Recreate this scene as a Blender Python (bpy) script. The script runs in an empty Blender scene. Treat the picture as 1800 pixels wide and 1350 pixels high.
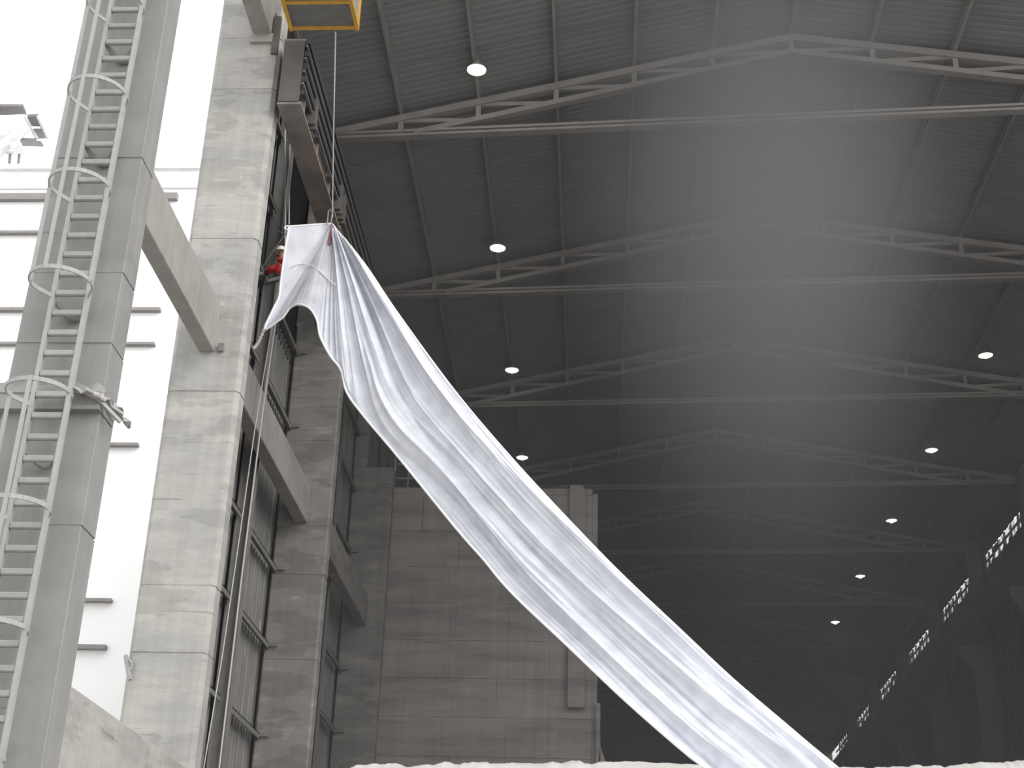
import bpy, bmesh, math, random
import numpy as np
from mathutils import Vector, Matrix, noise as mnoise

random.seed(7)
rng = np.random.RandomState(7)
SC = bpy.context.scene
COL = SC.collection

# ------------------------------------------------------------------ camera
CAM_H = 1.7
FPX = 2511.84                      # focal length in pixels of the 1800 px wide frame
PPX, PPY = 900.0, 675.0
def _axes():
    d = np.array([1045 - PPX, 1860 - PPY]); v = np.array([1069 - PPX, -4670 - PPY])
    f = math.sqrt(-(d @ v))
    Y = np.array([d[0], -d[1], f]); Y /= np.linalg.norm(Y)
    Z = np.array([v[0], -v[1], f]); Z /= np.linalg.norm(Z)
    X = np.cross(Y, Z)
    if X[0] < 0: X = -X
    return f, np.array([X, Y, Z])
FPX, RW = _axes()                  # rows: world axes seen from the camera (right, up, forward)
cam_data = bpy.data.cameras.new('camera')
cam = bpy.data.objects.new('camera', cam_data)
COL.objects.link(cam)
cam_data.sensor_width = 36.0
cam_data.sensor_fit = 'HORIZONTAL'
cam_data.lens = FPX / 1800.0 * 36.0
cam_data.clip_end = 2000
M = Matrix.Identity(4)
for i in range(3):
    M[i][0] = RW[i][0]; M[i][1] = RW[i][1]; M[i][2] = -RW[i][2]
M[0][3], M[1][3], M[2][3] = 0, 0, CAM_H
cam.matrix_world = M
SC.camera = cam

# ------------------------------------------------------------------ sky, sun, exposure
world = bpy.data.worlds.new('overcast_sky'); SC.world = world
world.use_nodes = True
nt = world.node_tree; nt.nodes.clear()
bgn = nt.nodes.new('ShaderNodeBackground'); outw = nt.nodes.new('ShaderNodeOutputWorld')
bgn.inputs[0].default_value = (0.985, 0.99, 1.0, 1)
bgn.inputs[1].default_value = 1.68
nt.links.new(bgn.outputs[0], outw.inputs[0])
sun_d = bpy.data.lights.new('sun', 'SUN'); sun = bpy.data.objects.new('sun', sun_d); COL.objects.link(sun)
sun_d.energy = 2.3; sun_d.angle = math.radians(50); sun_d.color = (1.0, 0.97, 0.92)
sun.rotation_euler = Vector((-0.76, 0.43, -0.52)).to_track_quat('-Z', 'Y').to_euler()
SC.view_settings.view_transform = 'Standard'
SC.view_settings.look = 'None'
SC.view_settings.gamma = 1.0
SC.view_settings.use_curve_mapping = False
SC.view_settings.exposure = 0.0
SC.cycles.volume_bounces = 0
SC.cycles.max_bounces = 8
SC.cycles.diffuse_bounces = 5

# ------------------------------------------------------------------ helpers
def at(p, **k):
    """the point where the sight line through a pixel meets a plane X, Y or Z = value"""
    c = np.array([p[0] - PPX, PPY - p[1], FPX]) / FPX
    r = RW @ c
    (a, v), = k.items()
    i = 'XYZ'.index(a); o = np.array([0, 0, CAM_H])
    return Vector(o + (v - o[i]) / r[i] * r)

class MB:
    """collects shapes, links them as one mesh object"""
    def __init__(s): s.v = []; s.f = []
    def add(s, vs, fs):
        n = len(s.v); s.v += [tuple(a) for a in vs]; s.f += [tuple(i + n for i in q) for q in fs]
    def box(s, x0, x1, y0, y1, z0, z1):
        s.add([(x0,y0,z0),(x1,y0,z0),(x1,y1,z0),(x0,y1,z0),(x0,y0,z1),(x1,y0,z1),(x1,y1,z1),(x0,y1,z1)],
              [(0,3,2,1),(4,5,6,7),(0,1,5,4),(1,2,6,5),(2,3,7,6),(3,0,4,7)])
    def bar(s, a, b, w, h, up=(0,0,1)):
        a = Vector(a); b = Vector(b); d = (b - a).normalized()
        sd = d.cross(Vector(up))
        if sd.length < 1e-4: sd = d.cross(Vector((1,0,0)))
        sd.normalize(); u = sd.cross(d).normalized()
        vs = []
        for p in (a, b):
            for i, j in ((-1,-1),(1,-1),(1,1),(-1,1)): vs.append(p + sd*(i*w/2) + u*(j*h/2))
        s.add(vs, [(0,1,2,3)[::-1],(4,5,6,7),(0,4,5,1)[::-1],(1,5,6,2)[::-1],(2,6,7,3)[::-1],(3,7,4,0)[::-1]])
    def tube(s, pts, r, n=8, closed=False):
        pts = [Vector(p) for p in pts]; rings = []
        prev = None
        N = len(pts)
        for i, p in enumerate(pts):
            if closed: d = pts[(i+1) % N] - pts[i-1]
            else: d = pts[min(i+1, N-1)] - pts[max(i-1, 0)]
            d.normalize()
            if prev is None:
                a = d.cross(Vector((0,0,1)))
                if a.length < 1e-3: a = d.cross(Vector((1,0,0)))
            else:
                a = prev - d * prev.dot(d)
                if a.length < 1e-4: a = d.cross(Vector((0,0,1)))
            a.normalize(); prev = a; b = d.cross(a)
            rr = r[i] if hasattr(r, '__len__') else r
            rings.append([p + a*(math.cos(2*math.pi*k/n)*rr) + b*(math.sin(2*math.pi*k/n)*rr) for k in range(n)])
        vs = [v for q in rings for v in q]; fs = []
        for i in range(N if closed else N-1):
            j = (i+1) % N
            for k in range(n):
                l = (k+1) % n
                fs.append((i*n+k, i*n+l, j*n+l, j*n+k))
        if not closed:
            fs.append(tuple(range(n))[::-1]); fs.append(tuple((N-1)*n + k for k in range(n)))
        s.add(vs, fs)
    def prism(s, poly, d):
        """polygon of points extruded along vector d"""
        n = len(poly); d = Vector(d)
        vs = [Vector(p) for p in poly] + [Vector(p) + d for p in poly]
        fs = [tuple(range(n))[::-1], tuple(range(n, 2*n))]
        for i in range(n):
            j = (i+1) % n; fs.append((i, j, n+j, n+i))
        s.add(vs, fs)
    def lathe(s, prof, c, n=20):
        vs = []; fs = []
        for r, z in prof:
            for k in range(n):
                a = 2*math.pi*k/n; vs.append((c[0]+r*math.cos(a), c[1]+r*math.sin(a), c[2]+z))
        for i in range(len(prof)-1):
            for k in range(n):
                l = (k+1) % n; fs.append((i*n+k, i*n+l, (i+1)*n+l, (i+1)*n+k))
        s.add(vs, fs)
    def build(s, name, m, parent=None, smooth=False, origin=None, bevel=0.0, fix=True):
        me = bpy.data.meshes.new(name)
        o = Vector(origin) if origin is not None else (parent.location.copy() if parent and parent.parent is None else None)
        vs = s.v
        base = Vector((0,0,0))
        if parent is not None:
            q = parent
            while q is not None: base += q.location; q = q.parent
        elif origin is not None: base = Vector(origin)
        vs = [(v[0]-base[0], v[1]-base[1], v[2]-base[2]) for v in vs]
        me.from_pydata(vs, [], s.f); me.update()
        if fix or bevel > 0:
            bm = bmesh.new(); bm.from_mesh(me)
            bmesh.ops.recalc_face_normals(bm, faces=bm.faces)
            if bevel > 0:
                es = [e for e in bm.edges if len(e.link_faces) == 2 and e.calc_face_angle(0) > 0.6]
                bmesh.ops.bevel(bm, geom=es, offset=bevel, segments=1, affect='EDGES')
            bm.to_mesh(me); bm.free()
        if smooth:
            me.shade_smooth()
        if m is not None: me.materials.append(m)
        ob = bpy.data.objects.new(name, me); COL.objects.link(ob)
        if parent is not None: ob.parent = parent
        elif origin is not None: ob.location = Vector(origin)
        return ob

def tag(o, label=None, cat=None, group=None, kind=None):
    if label: o['label'] = label
    if cat: o['category'] = cat
    if group: o['group'] = group
    if kind: o['kind'] = kind
    return o
def empty(name, loc, label=None, cat=None, group=None, kind=None):
    o = bpy.data.objects.new(name, None); COL.objects.link(o); o.location = Vector(loc)
    o.empty_display_size = 0.3
    return tag(o, label, cat, group, kind)
def copy_part(src, loc, parent):
    c = src.copy(); COL.objects.link(c); c.parent = parent; c.location = loc
    return c

# ------------------------------------------------------------------ materials
def mat(name, col, rough=0.85, var=0.12, scale=(1,1,1), nscale=3.0, streak=0.0, bump=0.0, metal=0.0, blotch=None, bands=(), spec=0.3):
    """procedural surface: base colour, soft mottling, optional vertical streaks, blotches of a second colour"""
    m = bpy.data.materials.new(name); m.use_nodes = True
    t = m.node_tree; N = t.nodes; L = t.links
    b = N['Principled BSDF']
    b.inputs['Roughness'].default_value = rough; b.inputs['Metallic'].default_value = metal
    b.inputs['Specular IOR Level'].default_value = spec
    g = N.new('ShaderNodeNewGeometry')
    mp = N.new('ShaderNodeMapping'); mp.inputs['Scale'].default_value = scale
    L.new(g.outputs['Position'], mp.inputs['Vector'])
    nz = N.new('ShaderNodeTexNoise'); nz.inputs['Scale'].default_value = nscale; nz.inputs['Detail'].default_value = 5
    nz.inputs['Roughness'].default_value = 0.6
    L.new(mp.outputs[0], nz.inputs['Vector'])
    rp = N.new('ShaderNodeMapRange'); rp.inputs[1].default_value = 0.3; rp.inputs[2].default_value = 0.7
    rp.inputs[3].default_value = 1 - var; rp.inputs[4].default_value = 1 + var
    L.new(nz.outputs['Fac'], rp.inputs[0])
    cur = rp.outputs[0]
    if streak > 0:
        mp2 = N.new('ShaderNodeMapping'); mp2.inputs['Scale'].default_value = (3.0, 3.0, 0.12)
        L.new(g.outputs['Position'], mp2.inputs['Vector'])
        n2 = N.new('ShaderNodeTexNoise'); n2.inputs['Scale'].default_value = 1.6; n2.inputs['Detail'].default_value = 4
        L.new(mp2.outputs[0], n2.inputs['Vector'])
        r2 = N.new('ShaderNodeMapRange'); r2.inputs[1].default_value = 0.35; r2.inputs[2].default_value = 0.65
        r2.inputs[3].default_value = 1 - streak; r2.inputs[4].default_value = 1 + streak
        L.new(n2.outputs['Fac'], r2.inputs[0])
        mu = N.new('ShaderNodeMath'); mu.operation = 'MULTIPLY'
        L.new(cur, mu.inputs[0]); L.new(r2.outputs[0], mu.inputs[1]); cur = mu.outputs[0]
    mx = N.new('ShaderNodeVectorMath'); mx.operation = 'SCALE'
    base = N.new('ShaderNodeRGB'); base.outputs[0].default_value = (*col, 1)
    src = base.outputs[0]
    if blotch:
        bc, bs, lo, hi = blotch
        mp3 = N.new('ShaderNodeMapping'); mp3.inputs['Scale'].default_value = bs; mp3.inputs['Location'].default_value = (3.1, 7.7, 1.3)
        L.new(g.outputs['Position'], mp3.inputs['Vector'])
        n3 = N.new('ShaderNodeTexNoise'); n3.inputs['Scale'].default_value = 1.0; n3.inputs['Detail'].default_value = 6; n3.inputs['Roughness'].default_value = 0.62
        L.new(mp3.outputs[0], n3.inputs['Vector'])
        r3 = N.new('ShaderNodeMapRange'); r3.inputs[1].default_value = lo; r3.inputs[2].default_value = hi
        L.new(n3.outputs['Fac'], r3.inputs[0])
        mi = N.new('ShaderNodeMix'); mi.data_type = 'RGBA'
        L.new(r3.outputs[0], mi.inputs[0]); L.new(src, mi.inputs[6]); mi.inputs[7].default_value = (*bc, 1)
        src = mi.outputs[2]
    for kf, ksc, lo, hi in bands:                # sharper-edged stains: factor, noise scale, threshold range
        mb_ = N.new('ShaderNodeMapping'); mb_.inputs['Scale'].default_value = ksc; mb_.inputs['Location'].default_value = (kf*11.3, ksc[2]*3.7, kf*5.1)
        L.new(g.outputs['Position'], mb_.inputs['Vector'])
        nb = N.new('ShaderNodeTexNoise'); nb.inputs['Scale'].default_value = 1.0; nb.inputs['Detail'].default_value = 7; nb.inputs['Roughness'].default_value = 0.55
        L.new(mb_.outputs[0], nb.inputs['Vector'])
        rb_ = N.new('ShaderNodeMapRange'); rb_.inputs[1].default_value = lo; rb_.inputs[2].default_value = hi
        rb_.inputs[3].default_value = 1.0; rb_.inputs[4].default_value = kf
        L.new(nb.outputs['Fac'], rb_.inputs[0])
        mm = N.new('ShaderNodeMath'); mm.operation = 'MULTIPLY'
        L.new(cur, mm.inputs[0]); L.new(rb_.outputs[0], mm.inputs[1]); cur = mm.outputs[0]
    L.new(src, mx.inputs[0]); L.new(cur, mx.inputs['Scale'])
    L.new(mx.outputs[0], b.inputs['Base Color'])
    if bump > 0:
        bp = N.new('ShaderNodeBump'); bp.inputs['Strength'].default_value = bump; bp.inputs['Distance'].default_value = 0.05
        L.new(nz.outputs['Fac'], bp.inputs['Height']); L.new(bp.outputs[0], b.inputs['Normal'])
    return m

def emit(name, col, st):
    m = bpy.data.materials.new(name); m.use_nodes = True
    t = m.node_tree; t.nodes.clear()
    e = t.nodes.new('ShaderNodeEmission'); o = t.nodes.new('ShaderNodeOutputMaterial')
    e.inputs[0].default_value = (*col, 1); e.inputs[1].default_value = st
    t.links.new(e.outputs[0], o.inputs[0])
    return m

M_COLUMN = mat('pale_concrete', (0.40, 0.39, 0.366), var=0.08, scale=(0.5,0.5,1.6), nscale=2.0, streak=0.05, bump=0.25,
               blotch=((0.33, 0.325, 0.31), (0.25, 0.25, 1.1), 0.42, 0.60),
               bands=((0.86, (0.5, 0.5, 1.5), 0.54, 0.565), (1.12, (0.9, 0.9, 1.9), 0.60, 0.66), (0.72, (0.35, 0.35, 7.0), 0.665, 0.70), (0.85, (7.0, 7.0, 0.25), 0.66, 0.70)))
M_COLUMN_DUSTY = mat('dusty_concrete', (0.25, 0.248, 0.242), var=0.09, scale=(0.6,0.6,0.8), nscale=1.6, streak=0.05, bump=0.15,
               blotch=((0.24, 0.24, 0.235), (0.3, 0.3, 0.55), 0.42, 0.62),
               bands=((0.90, (0.4, 0.4, 0.7), 0.55, 0.60), (0.70, (0.6, 0.6, 8.0), 0.69, 0.72), (1.12, (5.0, 5.0, 1.2), 0.72, 0.75)))
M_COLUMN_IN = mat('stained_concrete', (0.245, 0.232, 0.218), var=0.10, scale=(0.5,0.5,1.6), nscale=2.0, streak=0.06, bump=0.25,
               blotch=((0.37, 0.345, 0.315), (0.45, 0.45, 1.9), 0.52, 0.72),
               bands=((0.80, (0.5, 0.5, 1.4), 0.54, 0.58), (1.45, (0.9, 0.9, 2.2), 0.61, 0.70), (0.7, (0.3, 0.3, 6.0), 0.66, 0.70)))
M_BEAM = mat('beam_concrete', (0.305, 0.292, 0.275), var=0.08, nscale=1.4, streak=0.05, bump=0.15, bands=((0.9, (0.5, 0.5, 0.5), 0.55, 0.6),))
M_BLOCK = mat('bunker_concrete', (0.36, 0.325, 0.305), var=0.12, scale=(0.25,0.25,1.8), nscale=1.8, streak=0.08, bump=0.3,
               blotch=((0.26, 0.243, 0.232), (0.16, 0.16, 1.3), 0.45, 0.62),
               bands=((0.62, (0.22, 0.22, 5.5), 0.645, 0.68), (0.84, (0.15, 0.15, 1.2), 0.54, 0.62), (1.18, (0.3, 0.3, 0.8), 0.60, 0.70), (1.7, (6.0, 6.0, 3.0), 0.735, 0.75)))
M_DUST = mat('pale_dust', (0.38, 0.37, 0.352), var=0.12, nscale=4.0, bump=0.5)
M_LADDER = mat('dusty_galvanised_steel', (0.335, 0.333, 0.325), var=0.08, nscale=6.0, rough=0.8)
M_RUNG = mat('dusty_rung_steel', (0.30, 0.30, 0.295), var=0.08, nscale=6.0, rough=0.8)
M_SIDING = mat('dusty_grey_siding', (0.205, 0.20, 0.196), var=0.12, scale=(1,1,0.5), nscale=2.0, streak=0.15,
               blotch=((0.42, 0.41, 0.40), (2.0, 2.0, 0.5), 0.66, 0.72))
M_GIRT = mat('grey_steel', (0.20, 0.195, 0.19), var=0.1, nscale=3.0, rough=0.7)
M_TRUSS = mat('dusty_brown_steel', (0.35, 0.32, 0.30), var=0.12, nscale=1.2, rough=0.85)
M_PURLIN = mat('dusty_purlin_steel', (0.36, 0.35, 0.34), var=0.1, nscale=1.0, rough=0.85)
M_ROOF = mat('dark_roof_sheet', (0.31, 0.308, 0.312), var=0.10, scale=(0.3,1.2,0.3), nscale=1.2, rough=0.85)
M_GIRDER = mat('rust_brown_girder_steel', (0.25, 0.215, 0.19), var=0.15, nscale=1.0, rough=0.85, blotch=((0.17,0.155,0.145),(0.8,0.8,0.8),0.45,0.6))
M_GIRDER_DARK = mat('dark_bracket_steel', (0.11, 0.10, 0.095), var=0.12, nscale=2.0)
M_RAIL_AND_SHADE = mat('dark_rail_and_recess_shade', (0.05, 0.05, 0.055), var=0.1, rough=0.5)
M_RAIL_GREY = mat('grey_rail_metal', (0.16, 0.16, 0.165), var=0.1, rough=0.5)
M_YELLOW = mat('yellow_paint', (0.56, 0.31, 0.055), var=0.1, nscale=5.0, rough=0.5)
M_MESH = mat('basket_mesh_steel', (0.25, 0.245, 0.24), var=0.1, rough=0.6)
M_MESH_DARK = mat('basket_mesh_backing', (0.68, 0.66, 0.63), var=0.1, rough=0.8)
M_WHITE = mat('white_render', (0.93, 0.93, 0.93), var=0.02, nscale=0.6)
M_LEDGE_SHADE = mat('shade_grey_ledge', (0.27, 0.26, 0.255), var=0.1)
M_OFFWHITE = mat('offwhite_cornice', (0.80, 0.80, 0.79), var=0.08, nscale=2.0)
M_PANEL = mat('roof_panel_grey', (0.22, 0.21, 0.22), var=0.08)
M_PIPE = mat('pale_pipe_metal', (0.62, 0.62, 0.63), var=0.06)
M_GROUND = mat('dusty_yard_ground', (0.40, 0.39, 0.37), var=0.12, nscale=0.4, bump=0.3)
M_FLOOR = mat('dusty_hall_floor', (0.26, 0.25, 0.24), var=0.12, nscale=0.4, bump=0.3)
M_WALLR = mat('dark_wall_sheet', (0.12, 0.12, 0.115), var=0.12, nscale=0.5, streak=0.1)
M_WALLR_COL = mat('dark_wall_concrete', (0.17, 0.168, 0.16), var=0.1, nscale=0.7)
M_ROPE = mat('pale_rope', (0.50, 0.49, 0.48), var=0.1, nscale=30)
M_ROPE_GREY = mat('grey_cord', (0.30, 0.29, 0.28), var=0.1, nscale=30)
M_REDSTRAP = mat('dull_red_strap', (0.28, 0.10, 0.09), var=0.1, nscale=20)
M_RED = mat('red_workwear', (0.52, 0.045, 0.05), var=0.10, nscale=9, rough=0.8)
M_DARKCLOTH = mat('dark_cuff_cloth', (0.045, 0.03, 0.032), var=0.1)
M_BOOT = mat('grey_boot_leather', (0.27, 0.27, 0.275), var=0.1)
M_HELMET = mat('white_helmet_plastic', (0.85, 0.83, 0.74), var=0.03, rough=0.4)
M_SKIN = mat('skin', (0.45, 0.27, 0.19), var=0.05, rough=0.6)
M_BELT = mat('pale_harness_webbing', (0.62, 0.58, 0.55), var=0.05)
M_HARN = mat('dark_harness_webbing', (0.08, 0.08, 0.085), var=0.05)
M_LAMPSHADE = mat('grey_lamp_shade', (0.35, 0.35, 0.33), var=0.05, rough=0.5)
M_LAMPGLOW = emit('lamp_glow', (0.93, 1.0, 0.70), 7.0)
M_LAMPBULB = emit('lamp_bulb', (1.0, 1.0, 0.90), 30.0)

# white cloth with a little light passing through
def cloth_mat():
    m = bpy.data.materials.new('white_woven_cloth'); m.use_nodes = True
    t = m.node_tree; N = t.nodes; L = t.links
    b = N['Principled BSDF']
    g = N.new('ShaderNodeNewGeometry')
    nz = N.new('ShaderNodeTexNoise'); nz.inputs['Scale'].default_value = 2.2; nz.inputs['Detail'].default_value = 6
    L.new(g.outputs['Position'], nz.inputs['Vector'])
    cr = N.new('ShaderNodeValToRGB')
    cr.color_ramp.elements[0].position = 0.35; cr.color_ramp.elements[0].color = (0.64, 0.656, 0.715, 1)
    cr.color_ramp.elements[1].position = 0.62; cr.color_ramp.elements[1].color = (0.745, 0.76, 0.815, 1)
    L.new(nz.outputs['Fac'], cr.inputs[0])
    L.new(cr.outputs[0], b.inputs['Base Color'])
    b.inputs['Roughness'].default_value = 0.7; b.inputs['Specular IOR Level'].default_value = 0.25
    tr = N.new('ShaderNodeBsdfTranslucent'); tr.inputs[0].default_value = (0.80, 0.81, 0.84, 1)
    mx = N.new('ShaderNodeMixShader'); mx.inputs[0].default_value = 0.18
    L.new(b.outputs[0], mx.inputs[1]); L.new(tr.outputs[0], mx.inputs[2])
    L.new(mx.outputs[0], N['Material Output'].inputs['Surface'])
    return m
M_GLASS = bpy.data.materials.new('dust_coated_glass'); M_GLASS.use_nodes = True
t = M_GLASS.node_tree
_tr = t.nodes.new('ShaderNodeBsdfTransparent'); _tr.inputs[0].default_value = (0.85, 0.85, 0.86, 1)
_mx = t.nodes.new('ShaderNodeMixShader')
_nz = t.nodes.new('ShaderNodeTexNoise'); _nz.inputs['Scale'].default_value = 1.6; _nz.inputs['Detail'].default_value = 5
_rg = t.nodes.new('ShaderNodeMapRange'); _rg.inputs[1].default_value = 0.42; _rg.inputs[2].default_value = 0.62; _rg.inputs[3].default_value = 0.05; _rg.inputs[4].default_value = 0.65
_gg = t.nodes.new('ShaderNodeNewGeometry'); t.links.new(_gg.outputs['Position'], _nz.inputs['Vector'])
t.links.new(_nz.outputs['Fac'], _rg.inputs[0]); t.links.new(_rg.outputs[0], _mx.inputs[0])
t.nodes['Principled BSDF'].inputs['Base Color'].default_value = (0.3, 0.3, 0.29, 1); t.nodes['Principled BSDF'].inputs['Roughness'].default_value = 0.6
t.links.new(_tr.outputs[0], _mx.inputs[1]); t.links.new(t.nodes['Principled BSDF'].outputs[0], _mx.inputs[2])
t.links.new(_mx.outputs[0], t.nodes['Material Output'].inputs['Surface'])
M_CLOTH = cloth_mat()
M_HEM = mat('white_hem_tape', (0.84, 0.845, 0.86), var=0.03)

# ================================================================== LARGE STRUCTURE
XL, XR, XRIDGE = -10.1, 23.6, 6.8
YF, YB = 31.0, 147.0
def zroof(x): return 35.15 - 0.20 * abs(x - XRIDGE)
SK = -0.06                                   # the trusses stand a little askew to the long walls
def ysk(y, x): return y + SK * (x + 9.0)

b = MB(); b.box(-260, 260, -120, 400, -0.4, 0.0)
tag(b.build('ground', M_GROUND), kind='structure')
b = MB(); b.box(XL - 0.2, XR + 0.2, YF, YB, 0.0, 0.12)
tag(b.build('floor', M_FLOOR), kind='structure')

# ---- roof: corrugated sheets, ribs running up the slope, each strip lapping the next
roof = empty('ceiling', (XRIDGE, YF, 35.0), kind='structure')
def roof_sheet_mesh(sgn, wid):
    half = (XR + 0.6 - XRIDGE) if sgn > 0 else (XRIDGE - XL + 0.6)
    m_ = MB(); n = 13; pitch = wid / n
    prof = []
    for i in range(n):
        y = i * pitch
        prof += [(y, 0), (y + pitch*0.52, 0), (y + pitch*0.62, 0.011), (y + pitch*0.90, 0.011)]
    prof.append((wid, 0))
    vs = []; fs = []
    for y, h in prof:
        for k in (0, 1):
            x = sgn * half * k
            vs.append((x, y + SK * x, -0.20 * half * k + h))
    for i in range(len(prof) - 1): fs.append((2*i, 2*i+1, 2*i+3, 2*i+2))
    m_.add(vs, fs)
    return m_
nst = 30; wid = (YB - YF + 1.6) / nst
for sgn in (-1, 1):
    proto = None
    for i in range(nst):
        loc = Vector((0, i * wid + SK * (XRIDGE + 9.0) + 0.8, 0.165 + (0.012 if i % 2 else 0.0)))
        if proto is None:
            proto = roof_sheet_mesh(sgn, wid + 0.10).build('roof_sheet', M_ROOF, None, fix=False)
            proto.parent = roof; proto.location = loc
        else: copy_part(proto, loc, roof)

# ---- left wall: corrugated siding between girts, posts
wall = empty('wall_left', (XL, YF, 0), kind='structure')
def siding_mesh(y0, y1, z0, z1, x, pitch=0.36, dep=0.055):
    m_ = MB(); n = max(1, round((y1 - y0) / pitch)); pt = (y1 - y0) / n; prof = []
    for i in range(n):
        y = y0 + i * pt
        prof += [(y, 0), (y + pt*0.60, 0), (y + pt*0.70, dep), (y + pt*0.90, dep)]
    prof.append((y1, 0))
    vs = []; fs = []
    for y, h in prof:
        for z in (z0, z1): vs.append((x + h, y, z))
    for i in range(len(prof) - 1): fs.append((2*i, 2*i+2, 2*i+3, 2*i+1))
    m_.add(vs, fs); return m_
ZR = [0.0, 2.5, 5.0, 7.45, 10.05, 12.75, 15.15, 17.9, 19.95, 22.6, 25.1, 27.7, 31.7]
bays = [(30.66, 37.3), (37.3, 42.3), (42.3, 49.5), (49.5, 54.9), (54.9, 61.0), (61.0, 67.0)]
for (a, c) in bays:
    for z0, z1 in zip(ZR[:-1], ZR[1:]):
        if a == 37.3 and z0 > 22: continue               # opens onto a box coloured near-black for the unlit space
        siding_mesh(a, c, z0 - 0.05, z1 + 0.05, XL - 0.10 + 0.012 * (round(z0 * 3) % 2)).build('siding_panel', M_SIDING, wall, fix=False)
siding_mesh(67.0, YB, 0, 31.75, XL - 0.1, pitch=0.8).build('siding_panel', M_SIDING, wall, fix=False)
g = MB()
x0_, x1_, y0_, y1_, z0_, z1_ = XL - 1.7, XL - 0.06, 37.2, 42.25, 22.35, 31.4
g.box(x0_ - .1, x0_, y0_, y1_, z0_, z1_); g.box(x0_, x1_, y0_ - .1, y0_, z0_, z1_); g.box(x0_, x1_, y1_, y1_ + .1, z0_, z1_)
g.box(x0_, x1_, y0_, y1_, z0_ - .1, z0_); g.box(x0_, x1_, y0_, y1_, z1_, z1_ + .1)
g.build('painted_dark_recess', M_RAIL_AND_SHADE, wall)  # near-black walls stand in for shade inside the opening
# girts: angle bars, one run per half bay, with a short end plate against the column
for (a, c, endp) in ((30.66, 37.1, 0), (37.6, 41.98, 1), (42.62, 49.3, 0), (49.7, 54.58, 1)):
    for z in ZR[1:-1]:
        if abs(z - 17.9) < 0.1 or (a == 37.6 and z > 23): continue
        g = MB()
        g.box(XL + 0.03, XL + 0.24, a, c, z - 0.02, z + 0.01)
        g.box(XL + 0.20, XL + 0.24, a, c, z - 0.16, z + 0.01)
        if endp: g.box(XL + 0.20, XL + 0.52, c - 0.09, c - 0.03, z - 0.09, z + 0.01)
        g.build('girt', M_GIRT, wall)
for y in (37.3, 49.5, 61.0):
    g = MB()
    g.box(XL + 0.06, XL + 0.46, y - 0.015, y + 0.015, 0, 31.2)
    g.box(XL + 0.44, XL + 0.48, y - 0.17, y + 0.17, 0, 31.2)
    g.box(XL + 0.06, XL + 0.10, y - 0.17, y + 0.17, 0, 31.2)
    g.build('wall_post', M_GIRT, wall)

# ---- right wall: sheet below, a band of broken clerestory openings, sheet above
wr = empty('wall_right', (XR, YF, 0), kind='structure')
CZ0, CZ1 = 29.15, 29.98
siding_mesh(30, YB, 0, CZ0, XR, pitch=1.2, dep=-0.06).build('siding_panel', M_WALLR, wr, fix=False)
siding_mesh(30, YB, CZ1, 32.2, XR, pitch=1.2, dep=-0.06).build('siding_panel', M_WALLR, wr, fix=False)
NB = 9; BAY = 11.7
for k in range(NB):
    y0 = 38.55 + k * BAY
    g = MB(); g.box(XR - 0.06, XR + 0.06, y0 - 1.0, y0 + 1.0, CZ0, CZ1); g.build('clerestory_pier', M_WALLR_COL, wr)
    g = MB(); g.box(XR - 0.05, XR + 0.05, y0, min(y0 + BAY, YB), CZ0 + 0.36, CZ0 + 0.46); g.build('clerestory_transom', M_WALLR_COL, wr)
    y = y0 + 1.05
    while y < min(y0 + BAY - 1.2, YB - 1):
        w = random.uniform(0.10, 0.22)
        g = MB(); sl = random.uniform(-0.12, 0.12)
        g.bar((XR, y, CZ0), (XR, y + sl, CZ1), 0.08, w, up=(0,1,0)); g.build('clerestory_mullion', M_WALLR_COL, wr)
        for (za, zb) in ((CZ0, CZ0 + 0.36), (CZ0 + 0.46, CZ1)):
            if random.random() < 0.62:
                a0 = y + w/2; a1 = y + random.uniform(0.35, 1.25)
                cut = random.uniform(0.25, 1.0)
                g = MB()
                poly = [(XR, a0, za), (XR, a1, za), (XR, a1 - random.uniform(0, 0.35), za + (zb - za)*cut*random.uniform(0.4, 1)),
                        (XR, (a0 + a1)/2, za + (zb - za)*cut), (XR, a0, za + (zb-za)*random.uniform(0.5, 1))]
                g.prism(poly, (0.03, 0, 0)); g.build('broken_pane', M_WALLR_COL, wr)
        y += random.uniform(0.95, 1.5)
    g = MB(); g.box(XR + 0.08, XR + 0.095, y0 + 1.0, min(y0 + BAY - 1.0, YB), CZ0 - 0.05, CZ1 + 0.05); g.build('dusty_pane', M_GLASS, wr)
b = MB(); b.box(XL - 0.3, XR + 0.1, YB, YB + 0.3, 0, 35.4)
tag(b.build('wall_back', M_WALLR), kind='structure')

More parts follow.
